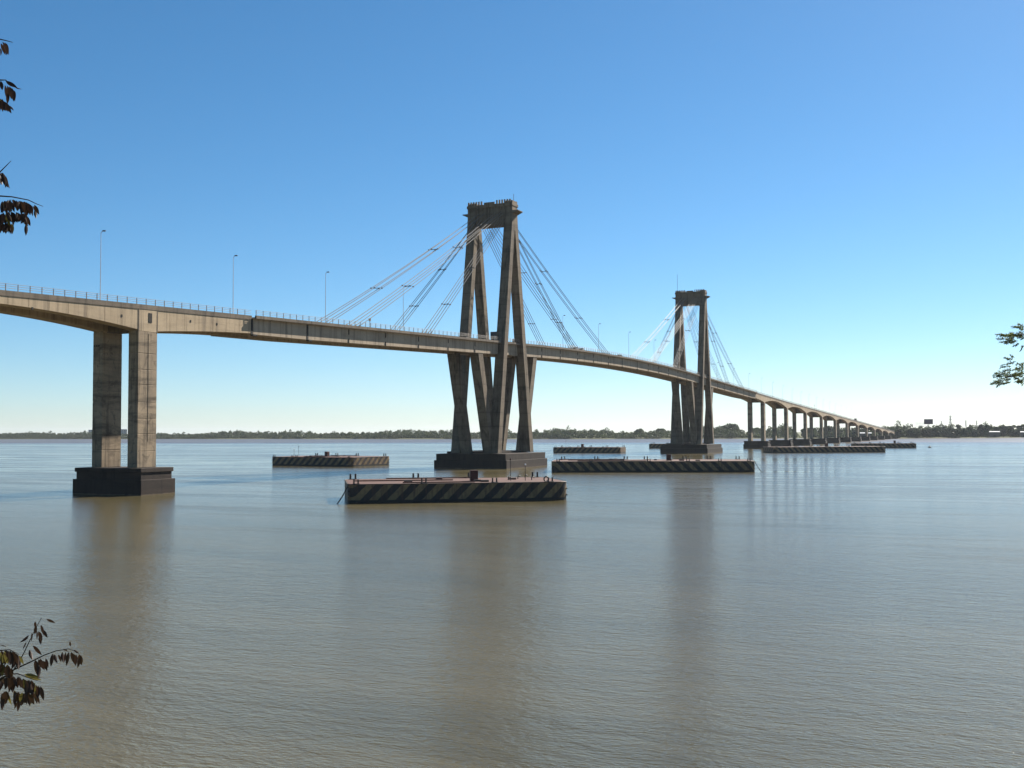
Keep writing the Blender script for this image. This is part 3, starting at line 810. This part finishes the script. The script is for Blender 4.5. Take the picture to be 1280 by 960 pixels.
# ------------------------------------------------------------------ vegetation far away
def leaf_cloud(mesh_name, centres, radii, per, size, mat, seed):
    """leaf-clump triangles spread through many lumpy ellipsoids; one mesh"""
    g = np.random.default_rng(seed); N = len(centres); T = N * per
    c = np.repeat(np.asarray(centres, float), per, 0); r = np.repeat(np.asarray(radii, float), per, 0)
    d = g.normal(size=(T, 3)); d /= np.linalg.norm(d, axis=1)[:, None]
    d[:, 2] = np.where(d[:, 2] < -0.55, -d[:, 2], d[:, 2])
    rad = (0.62 + 0.42 * g.random(T))[:, None]
    p = c + d * r * rad
    a = g.normal(size=(T, 3)); a /= np.linalg.norm(a, axis=1)[:, None]
    b = np.cross(a, g.normal(size=(T, 3))); b /= np.linalg.norm(b, axis=1)[:, None]
    s = (size * (0.6 + 0.8 * g.random(T)))[:, None]
    v = np.empty((T, 3, 3)); v[:, 0] = p + a * s; v[:, 1] = p - a * s * 0.6 + b * s * 0.8; v[:, 2] = p - a * s * 0.6 - b * s * 0.8
    v = v.reshape(-1, 3)
    me = bpy.data.meshes.new(mesh_name)
    me.vertices.add(len(v)); me.vertices.foreach_set('co', v.astype(np.float32).ravel())
    me.loops.add(3 * T); me.loops.foreach_set('vertex_index', np.arange(3 * T, dtype=np.int32))
    me.polygons.add(T); me.polygons.foreach_set('loop_start', np.arange(0, 3 * T, 3, dtype=np.int32)); me.polygons.foreach_set('loop_total', np.full(T, 3, np.int32))
    me.materials.append(mat); me.update(calc_edges=True)
    return me

def wood_line():
    cs, rs = [], []
    s = 0.0
    while s < 1.0:
        p, n, seglen = shore_at(s)
        left = p.y > 300
        if p.y > 3200: break
        step = rng.uniform(3.0, 6.5) / (seglen * (len(SHORE) - 1)); s += step
        for row in range(4):
            d = 16 + row * rng.uniform(10, 22) + rng.uniform(0, 8)
            q = p + n * d
            h = rng.uniform(6, 11.5) + 2.2 * math.sin(s * 90) + 1.5 * math.sin(s * 260 + 1) + (row * 0.7)
            if rng.random() < 0.04: h *= 1.3
            if row == 0: h *= 0.62
            if not left: h *= 1.22
            w = rng.uniform(3.0, 5.5)
            cs.append((q.x, q.y, 1.6 + h * 0.62)); rs.append((w, w, h * 0.42))
            if row == 0: cs.append((q.x - 5 * n.x, q.y - 5 * n.y, 1.2 + 1.8)); rs.append((w * 1.3, w * 1.3, 2.4))
    me = leaf_cloud('far_wood', cs, rs, 85, 1.0, MAT['wood'], 5)
    o = link('far_wood', me)
    tag(o, 'long low wood of green trees lining the whole far shore', 'wood', kind='stuff')
wood_line()

def far_tree(px, depth, top_py, width_px, mat, label, seed):
    """a tree on the far bank: foot on the ground, crown of many lumpy leaf clumps"""
    g = random.Random(seed)
    p = at(px, 540, depth); base = Vector((p.x, p.y, 1.5)); topz = at(px, top_py, depth).z
    h = topz - base.z; wr = width_px / 2 * depth / FPX
    root = empty('bank_tree', base, 0, label=label, cat='tree', group='trees on the far bank')
    m = MB(); m.tube([(0, 0, -0.5), (0.3, 0.1, h * 0.35), (0.1, 0.2, h * 0.7)], [h * 0.035, h * 0.025, h * 0.01], 7)
    for k in range(3):
        t = g.uniform(0, 6.28); m.tube([(0.2, 0.1, h * (0.3 + 0.08 * k)), (wr * 0.55 * math.cos(t), wr * 0.55 * math.sin(t), h * (0.55 + 0.1 * k))], [h * 0.018, h * 0.006], 5)
    m.build('trunk', MAT['bark'], root)
    cs, rs = [], []
    for k in range(22):
        t = g.uniform(0, 6.28); f = g.random() ** 0.6; zz = g.uniform(0.16, 0.92); lim = math.sqrt(max(0.05, 1 - ((zz - 0.55) / 0.47) ** 2))
        r = wr * g.uniform(0.26, 0.45)
        cs.append((wr * 0.75 * f * lim * math.cos(t), wr * 0.75 * f * lim * math.sin(t), h * zz)); rs.append((r, r, r * 0.8))
    cs.append((0, 0, h * 0.90)); rs.append((wr * 0.35, wr * 0.35, h * 0.10))
    me = leaf_cloud('crown', cs, rs, 170, max(0.5, wr * 0.10), mat, seed)
    link('crown', me, root)
TREES = [ # pixel x, depth, crown top y, crown width, dark?
    (1120, 1560, 538.5, 24, 0), (1140, 1590, 538, 26, 0), (1158, 1570, 537.5, 22, 0), (1173, 1620, 532.0, 9, 0), (1180, 1600, 532.8, 10, 1), (1168, 1560, 537, 20, 1),
    (1190, 1560, 537.5, 22, 0), (1198, 1580, 530.5, 9, 1), (1206, 1560, 537, 16, 0), (1213, 1590, 534.5, 13, 0), (1227, 1580, 531.0, 15, 1), (1234, 1620, 531.8, 14, 0),
    (1246, 1620, 534.5, 14, 0), (1254, 1600, 532.6, 14, 0), (1263, 1620, 532.5, 16, 0), (1274, 1600, 532, 12, 1), (1283, 1610, 531.5, 16, 0), (1218, 1560, 539.5, 16, 1),
    (1145, 1560, 540.5, 14, 1), (1185, 1555, 541, 18, 1), (1270, 1585, 538.5, 18, 1), (1240, 1590, 540.5, 18, 1), (1112, 1540, 542, 12, 1),
    (868, 1820, 534.5, 22, 0), (912, 1800, 533.2, 30, 0), (948, 1800, 535.8, 20, 0), (980, 1800, 536, 24, 0), (800, 1850, 537, 16, 0), (826, 1850, 537, 18, 0), (1040, 1740, 536, 26, 0), (1075, 1700, 537, 24, 0), (1010, 1760, 536.5, 24, 0)]
for k, (px, d, ty, wp, dk) in enumerate(sorted(TREES)):
    shape = ('slim dark' if wp < 11 else 'dark bushy') if dk else ('slim green' if wp < 11 else 'broad green' if wp > 20 else 'rounded green')
    far_tree(px, d, ty, wp, MAT['dark_tree' if dk else 'bank_tree'], f'{shape} tree on the far bank, {ordinal(k + 1)} of those standing out from the left', 40 + k)

# ------------------------------------------------------------------ far bank structures
def foot(px, depth): p = at(px, 540, depth); return Vector((p.x, p.y, 2.0))
def facing(p): return math.atan2(p.y - CAM.y, p.x - CAM.x) - math.pi / 2
def billboard(px0, px1, py0, py1, depth, label, face, open_frame):
    p = foot((px0 + px1) / 2, depth); s = depth / FPX
    root = empty('billboard', p, facing(p), label=label, cat='billboard', group='billboards on the far bank')
    w = (px1 - px0) * s / 2; z0 = at(px0, py1, depth).z - p.z; z1 = at(px0, py0, depth).z - p.z
    for x in (-w * 0.12, w * 0.12): m = MB(); m.tube([(x, 0.5, -1), (x, 0.5, z0 + 0.5)], 0.28, 6); m.build('post', MAT['steel'], root)
    m = MB()
    for x in np.linspace(-w, w, 7): m.box(x - .13, x + .13, 0.3, 0.6, z0, z1)
    for z in np.linspace(z0, z1, 4): m.box(-w, w, 0.32, 0.58, z - .13, z + .13)
    m.build('frame', MAT['white'] if open_frame else MAT['steel'], root)
    if not open_frame: m = MB(); m.box(-w, w, 0, 0.28, z0, z1); m.build('panel', face, root, 0.02)
billboard(1155.7, 1166.0, 524.0, 530.2, 1640, 'dark maroon billboard raised over the trees on the far bank', MAT['maroon'], False)
billboard(1144, 1154.5, 527.5, 533.0, 1660, 'bare pale billboard frame left of the maroon billboard', MAT['white'], True)
def pylon(px, py_top, depth, label):
    p = foot(px, depth); H = at(px, py_top, depth).z - p.z
    root = empty('power_pylon', p, facing(p) + 0.5, label=label, cat='pylon', group='power pylons on the far bank')
    m = MB(); b = H * 0.10; t = H * 0.02; r = 0.17
    def c(sx, sy, f): k = b + (t - b) * min(f / 0.75, 1); return (sx * k, sy * k, H * f)
    for sx in (-1, 1):
        for sy in (-1, 1): m.tube([c(sx, sy, 0), c(sx, sy, 0.75), c(sx, sy, 1.0)], r, 4)
    lv = [0, .18, .34, .48, .6, .7, .78, .86, .94]
    for i in range(len(lv) - 1):
        for s in (-1, 1):
            m.tube([c(-1, s, lv[i]), c(1, s, lv[i + 1])], r * .6, 4); m.tube([c(1, s, lv[i]), c(-1, s, lv[i + 1])], r * .6, 4)
            m.tube([c(s, -1, lv[i]), c(s, 1, lv[i + 1])], r * .6, 4); m.tube([c(s, 1, lv[i]), c(s, -1, lv[i + 1])], r * .6, 4)
    m.build('lattice', MAT['steel'], root)
    for f in (0.66, 0.79, 0.92):
        m = MB(); a = H * 0.13 * (1.15 - f * 0.4); m.tube([(-a, 0, H * f), (0, 0, H * (f + 0.03)), (a, 0, H * f)], r, 4); m.tube([(-a, 0, H * f), (a, 0, H * f)], r, 4); m.build('crossarm', MAT['steel'], root)
pylon(1188.3, 519.0, 1900, 'largest lattice power pylon behind the far bank trees')
pylon(1177, 526.0, 2600, 'faint power pylon left of the largest one')
pylon(1207.5, 525.0, 2500, 'faint power pylon right of the largest one')
pylon(1221, 525.5, 2600, 'middle one of the three faint pylons at right')
pylon(1232, 527.0, 2900, 'smallest faint pylon, rightmost on the far bank')
def shed(px0, px1, py_roof, depth, label, hgt=4.0):
    p = foot((px0 + px1) / 2, depth); w = (px1 - px0) * depth / FPX / 2; zt = at(px0, py_roof, depth).z - p.z
    root = empty('shed', p, facing(p), label=label, cat='shed', group='white sheds on the far bank')
    m = MB(); m.box(-w, w, 0, 9, -0.5, zt - 1.0); wall = m.build('wall', MAT['shed_wall'], root)
    m = MB(); m.loft([[(-w - .4, -.5, zt - 1.3), (-w - .4, 4.5, zt), (-w - .4, 9.5, zt - 1.3)], [(w + .4, -.5, zt - 1.3), (w + .4, 4.5, zt), (w + .4, 9.5, zt - 1.3)]]); m.build('roof', MAT['roof_white'], root)
    m = MB(); m.box(-1.5, 1.5, -0.06, 0.05, -0.4, 2.6); m.build('door', MAT['bitt'], root)
shed(1237.5, 1249, 539.0, 1540, 'long white-roofed shed among the trees at right')
shed(1276, 1284, 539.2, 1560, 'white-roofed shed cut by the right edge')
shed(1073.5, 1081.5, 540.6, 1470, 'low white shed seen under the far arches, left one')
shed(1084, 1089.0, 540.6, 1480, 'low white shed seen under the far arches, right one')
p = foot(134, 3000)
bl = empty('apartment_block', p, facing(p), label='grey flat-topped building behind the columns of the nearest pier', cat='building')
for k, (a, b, top) in enumerate(((112, 124, 537.2), (124.5, 143, 538.6), (143.5, 157.5, 536.6))):
    s = 3000 / FPX; z = at(134, top, 3000).z - 2
    m = MB(); m.box((a - 134) * s, (b - 134) * s, 0, 18, -1, z); w_ = m.build('wall', MAT['grey_block'], bl)
    for i in range(int((b - a) * s / 5)):
        for f in range(int(z / 3.4)):
            x = (a - 134) * s + 2 + i * 5; m = MB(); m.box(x, x + 2.2, -0.1, 0.1, 1 + f * 3.4, 2.7 + f * 3.4); m.build('window', MAT['glass'], w_)

# ------------------------------------------------------------------ foreground foliage: left tree with drooping leaflets
def leaf_mesh(name, mat, fold=0.25, curl=0.12):
    """a pointed leaflet 1 long along -Z with a folded midrib and a curl"""
    n = 6; v = []; f = []
    for i in range(n + 1):
        t = i / n; w = 0.138 * math.sin(math.pi * t ** 0.85) ** 0.9 if 0 < t < 1 else 0.004
        y = curl * t * t
        v += [(-w, y + w * fold, -t), (0, y, -t), (w, y + w * fold, -t)]
    for i in range(n):
        a = 3 * i; f += [(a, a + 1, a + 4, a + 3), (a + 1, a + 2, a + 5, a + 4)]
    me = bpy.data.meshes.new(name); me.from_pydata(v, [], f); me.materials.append(mat)
    me.polygons.foreach_set('use_smooth', [True] * len(me.polygons)); me.update()
    return me
LEAF = [leaf_mesh('leaflet', MAT['leaf'], 0.3, 0.10), leaf_mesh('leaflet', MAT['leaf'], 0.5, -0.18), leaf_mesh('leaflet', MAT['leaf_green'], 0.3, 0.15)]
D = 6.0; PX = D / FPX
tree_base = CAM + _fw * 5.2 - _rt * 4.6
tree_base.z = near_height(tree_base.x, tree_base.y)
lt = empty('riverside_tree', tree_base, 0, label='tree with drooping dark reddish leaflets reaching in at the left edge', cat='tree')
def loc(p): return Vector(p) - tree_base
m = MB(); th = 9.0
trunk_pts = [(0, 0, -0.4), (0.05, 0.1, 1.2), (-0.05, 0.2, 2.8), (0.1, 0.15, 4.6), (0.0, 0.3, 6.4)]
m.tube(trunk_pts, [0.20, 0.17, 0.14, 0.10, 0.05], 10); m.build('trunk', MAT['bark'], lt, smooth=True)
def twig(pix, dep, start_h, r0=0.012, leaves=(), name='branch'):
    pts = [loc(at(x, y, dep + dd)) for x, y, dd in pix]
    root_pt = Vector((0.03, 0.2, start_h))
    mid = root_pt.lerp(pts[0], 0.55) + Vector((0, 0, 0.10))
    allp = [root_pt, mid] + pts
    rr = [r0 * 1.9, r0 * 1.4] + [r0 * (1 - 0.72 * i / max(1, len(pts) - 1)) for i in range(len(pts))]
    b = MB(); b.tube(allp, [q * 0.40 for q in rr], 6); br = b.build(name, MAT['twig'], lt, smooth=True)
    return br
lr = random.Random(21)
def leafs(br, items):
    for (x, y, ang, ln, kind) in items:
        # ang: lean of the leaf from straight down in the picture plane, in degrees (positive = tip to the right)
        d = D + lr.uniform(-0.14, 0.14)
        p = loc(at(x, y, d))
        down = (-_UU * math.cos(R(ang)) + _RR * math.sin(R(ang)) + _F * lr.uniform(-0.35, 0.35)).normalized()
        zax = -down
        xax = (_RR * math.cos(lr.uniform(-1.1, 1.1)) + _F * lr.uniform(-0.9, 0.9)); xax = (xax - zax * xax.dot(zax)).normalized()
        yax = zax.cross(xax)
        mt = Matrix((xax, yax, zax)).transposed().to_4x4()
        s = ln * PX * lr.uniform(0.92, 1.1)
        o = link('leaf', LEAF[kind], br)
        o.matrix_local = Matrix.Translation(p) @ mt @ Matrix.Diagonal((s * lr.uniform(1.0, 1.35), s, s, 1))
def hang(pts, n, ln=(9, 13), spread=22, lean=6, green=0.0, jit=2.0):
    out = []
    for i in range(int(n * 1.5)):
        k = lr.uniform(0, len(pts) - 1.001); a = pts[int(k)]; b = pts[int(k) + 1]; f = k - int(k)
        x = a[0] + (b[0] - a[0]) * f + lr.uniform(-jit, jit); y = a[1] + (b[1] - a[1]) * f + lr.uniform(-0.5, jit)
        out.append((x, y, lean + lr.uniform(-spread, spread), lr.uniform(*ln), 2 if lr.random() < green else lr.randint(0, 1)))
    return out
# lower cluster
t1 = twig([(-25, 862, 0), (7, 845, 0), (17.5, 837, 0), (29, 818, .02), (38, 799, .03), (45, 785, 0), (52, 772, -.02)], D, 2.2)
leafs(t1, [(58, 774, 60, 12, 0), (36, 794, -45, 15, 1), (33, 802, -25, 11, 0), (45, 782, -12, 14, 0), (51, 781, 18, 14, 0), (48, 789, 12, 15, 1), (46, 788, 4, 11, 0),
           (53, 787, 25, 12, 1), (40, 791, -10, 10, 0), (41, 807, 42, 15, 0), (37, 812, 20, 14, 1), (44, 777, -5, 9, 0), (49, 795, 20, 11, 0)])
t2 = twig([(-20, 866, 0), (17.5, 837, 0), (39, 827, 0), (55, 819, 0), (70, 813.5, .02), (86, 811, .03), (97.5, 815.5, .02)], D, 2.1)
leafs(t2, [(66, 817, 0, 15, 0), (68, 818, 10, 12, 1), (73, 818, 15, 11, 0), (78, 815, 8, 13, 1), (82, 815, -6, 13, 0), (86, 815, -4, 16, 0), (89, 815, 4, 15, 1), (92, 817, 3, 17, 0),
           (95, 818, 6, 14, 1), (99, 818, 4, 16, 0), (101, 820, -10, 14, 0), (88, 808, 175, 8, 0), (78, 812, 84, 10, 1), (92, 812, 62, 9, 0), (48, 824, 18, 16, 0), (44, 825, 8, 17, 1),
           (50, 823, 25, 15, 0), (46, 827, -6, 16, 0), (54, 826, 14, 14, 1), (43, 832, 4, 13, 0), (50, 832, -4, 15, 1), (57, 823, 22, 12, 0)])
t3 = twig([(-25, 845, 0), (3, 843, 0), (22, 842, .02), (38, 848, 0), (51, 852, .02)], D, 2.0)
leafs(t3, hang([(0, 846), (20, 845), (38, 850), (49, 856)], 30, (12, 18), 20, 4, 0.06) + hang([(0, 866), (14, 862), (28, 866), (46, 864)], 24, (12, 18), 20, 2, 0.12) + [(30, 843, 70, 18, 2), (38, 847, 66, 14, 2), (22, 877, -24, 14, 0), (24, 872, -5, 16, 0), (5, 873, -8, 15, 1)])
t4 = twig([(-30, 838, 0), (0, 813, 0), (12, 812, 0), (24, 818, .02)], D, 2.4)
leafs(t4, hang([(-2, 813), (12, 813), (26, 820)], 26, (13, 19), 24, 8, 0.14) + hang([(-3, 828), (8, 830), (14, 836)], 14, (12, 18), 20, 4, 0.1) + [(0, 806, 64, 9, 0), (-4, 792, 80, 10, 0)])
# upper clusters
t5 = twig([(-40, 242, 0), (0, 245, 0), (15, 246, 0), (35.5, 250, .02), (46, 255, 0), (54, 258, 0)], D, 4.9)
leafs(t5, hang([(0, 252), (14, 249), (30, 252), (42, 258)], 40, (11, 16), 18, 12, 0.03) + hang([(0, 266), (14, 264), (28, 266), (32, 268)], 34, (11, 16), 20, 8, 0.05) + hang([(-2, 278), (8, 277), (14, 280)], 14, (9, 14), 16, 4, 0.04) + [(33, 280, 8, 14, 0), (43, 256, 20, 14, 0), (44, 262, 4, 12, 1)])
t6 = twig([(-40, 232, 0), (0, 215, 0), (8, 207, 0), (14, 201, 0)], D, 5.0)
leafs(t6, hang([(-3, 216), (2, 215), (7, 220)], 9, (13, 18), 14, 16) + [(5, 219, 20, 18, 0), (2, 218, 12, 16, 1)])
t7 = twig([(-40, 100, 0), (0, 100, 0), (7, 100, 0), (14, 106, .02), (22, 111, 0)], D, 5.6)
leafs(t7, [(7, 101, 62, 15, 0), (19, 108, 58, 12, 1), (6, 106, 4, 17, 0), (9, 107, 8, 18, 1), (12, 108, 10, 17, 0), (15, 110, 6, 16, 1), (18, 113, 4, 14, 0), (10, 116, -4, 15, 0), (1, 101, 16, 13, 0), (12, 132, 46, 10, 0)] + hang([(-2, 122), (6, 126)], 10, (12, 17), 16, 12, 0.2))
t8 = twig([(-40, 60, 0), (0, 49, 0), (9, 51, 0), (16, 53, 0)], D, 6.0)
leafs(t8, [(3, 52, 24, 20, 0), (6, 53, 12, 18, 1), (1, 54, 14, 15, 0), (0, 60, 10, 10, 1), (8, 54, 8, 14, 0)])
# the rest of its crown, out of the frame
g = random.Random(5); cs = []; rs = []
for k in range(150):
    a = g.uniform(0, 6.28); rad = g.uniform(0.1, 1.9); h = g.uniform(2.6, 7.4)
    q = Vector((rad * math.cos(a), rad * math.sin(a), h)); wpt = q + tree_base - CAM
    if wpt.dot(_F) > 0.3 and wpt.dot(_RR) / wpt.dot(_F) > -0.66: continue
    cs.append(q); rs.append((0.36, 0.36, 0.30))
tag(link('crown', leaf_cloud('crown', cs, rs, 170, 0.04, MAT['leaf'], 8), lt), kind='stuff')

# ------------------------------------------------------------------ foreground foliage: feathery tree at the right edge
DR = 12.0
rt_base = CAM + _fw * 12.2 + _rt * 8.2
rt_base.z = near_height(rt_base.x, rt_base.y)
rtree = empty('feathery_tree', rt_base, 0, label='feathery green tree whose branch tips enter at the right edge', cat='tree')
m = MB(); hgt = CAM.z + 4.5 - rt_base.z
m.tube([(0, 0, -0.4), (0.1, 0, hgt * 0.4), (0, 0.1, hgt * 0.8), (0, 0, hgt)], [0.24, 0.18, 0.10, 0.02], 10); m.build('trunk', MAT['bark'], rtree, smooth=True)
def spray(pix, tuft, seed, start):
    g = random.Random(seed); pts = [at(x, y, DR) - rt_base for x, y in pix]
    m = MB(); m.tube([Vector((0, 0, start))] + pts, [0.05, 0.02] + [0.008] * (len(pts) - 1), 6); br = m.build('branch', MAT['twig'], rtree)
    f = MB(); px = DR / FPX
    for (x, y, ang, ln) in tuft:
        p0 = at(x, y, DR + g.uniform(-0.25, 0.25)) - rt_base
        d = (_RR * math.cos(R(ang)) + _UU * math.sin(R(ang)) + _F * g.uniform(-0.5, 0.5)).normalized(); L = ln * px
        f.tube([p0, p0 + d * L], 0.004, 3)
        n = int(ln * 2.2)
        for k in range(n):
            t = (k + 0.5) / n; q = p0 + d * L * t
            side = (_UU * g.uniform(-1, 1) + _F * g.uniform(-1, 1) + d * g.uniform(0.1, 0.8)).normalized(); s = g.uniform(2.8, 5.2) * px * (1.1 - 0.5 * t)
            w = d.cross(side).normalized() * s * 0.22
            f.add([q, q + side * s * 0.5 + w, q + side * s, q + side * s * 0.5 - w], [(0, 1, 2, 3)])
    f.build('foliage', MAT['pine'], br)
g = random.Random(4)
tu = [(1280, 408 + k * 2.2, 180 + g.uniform(-25, 20), g.uniform(9, 17)) for k in range(8)]
tu += [(1268, 416 + k * 2.0, 180 + g.uniform(-14, 22), g.uniform(10, 17)) for k in range(7)]
tu += [(1258, 419, 178, 16), (1262, 421, 168, 12), (1256, 424, 176, 10), (1272, 426, 196, 16), (1266, 426, 186, 16), (1274, 429, 215, 9), (1280, 432, 230, 8), (1276, 410, 172, 12)]
spray([(1330, 430), (1285, 418), (1262, 420)], tu, 31, CAM.z + 0.9 - rt_base.z)
tu = [(1280, 455 + k * 2.4, 180 + g.uniform(-18, 24), g.uniform(11, 19)) for k in range(11)]
tu += [(1264, 458 + k * 2.4, 184 + g.uniform(-14, 24), g.uniform(11, 18)) for k in range(9)]
tu += [(1252, 466 + k * 2.6, 190 + g.uniform(-10, 18), g.uniform(8, 14)) for k in range(5)]
tu += [(1266, 449, 176, 14), (1270, 452, 196, 18), (1268, 447, 150, 6), (1254, 475, 200, 16), (1250, 478, 230, 8), (1262, 478, 186, 16)]
spray([(1330, 478), (1285, 466), (1256, 472)], tu, 32, CAM.z + 0.2 - rt_base.z)
g = random.Random(6); cs = []; rs = []
for k in range(150):
    a = g.uniform(0, 6.28); rad = g.uniform(0.1, 2.4); h = g.uniform(hgt * 0.4, hgt * 0.98)
    q = Vector((rad * math.cos(a), rad * math.sin(a), h)); wpt = q + rt_base - CAM
    if wpt.dot(_RR) / wpt.dot(_F) < 0.52: continue
    cs.append(q); rs.append((0.45, 0.45, 0.25))
tag(link('crown', leaf_cloud('crown', cs, rs, 160, 0.05, MAT['pine'], 9), rtree), kind='stuff')

# ------------------------------------------------------------------ thin river haze
def haze():
    m = MB(); m.box(-9200, 14500, -9600, 12600, -4.2, 98)
    t = NT('thin_haze'); v = t.node('ShaderNodeVolumePrincipled')
    v.inputs['Color'].default_value = (0.86, 0.93, 1.0, 1); v.inputs['Density'].default_value = 0.000034; v.inputs['Anisotropy'].default_value = 0.2
    t.l.new(v.outputs[0], t.out.inputs['Volume'])
    tag(m.build('haze', t.m), 'thin pale haze over the river and the far shore', 'haze', kind='stuff')
haze()
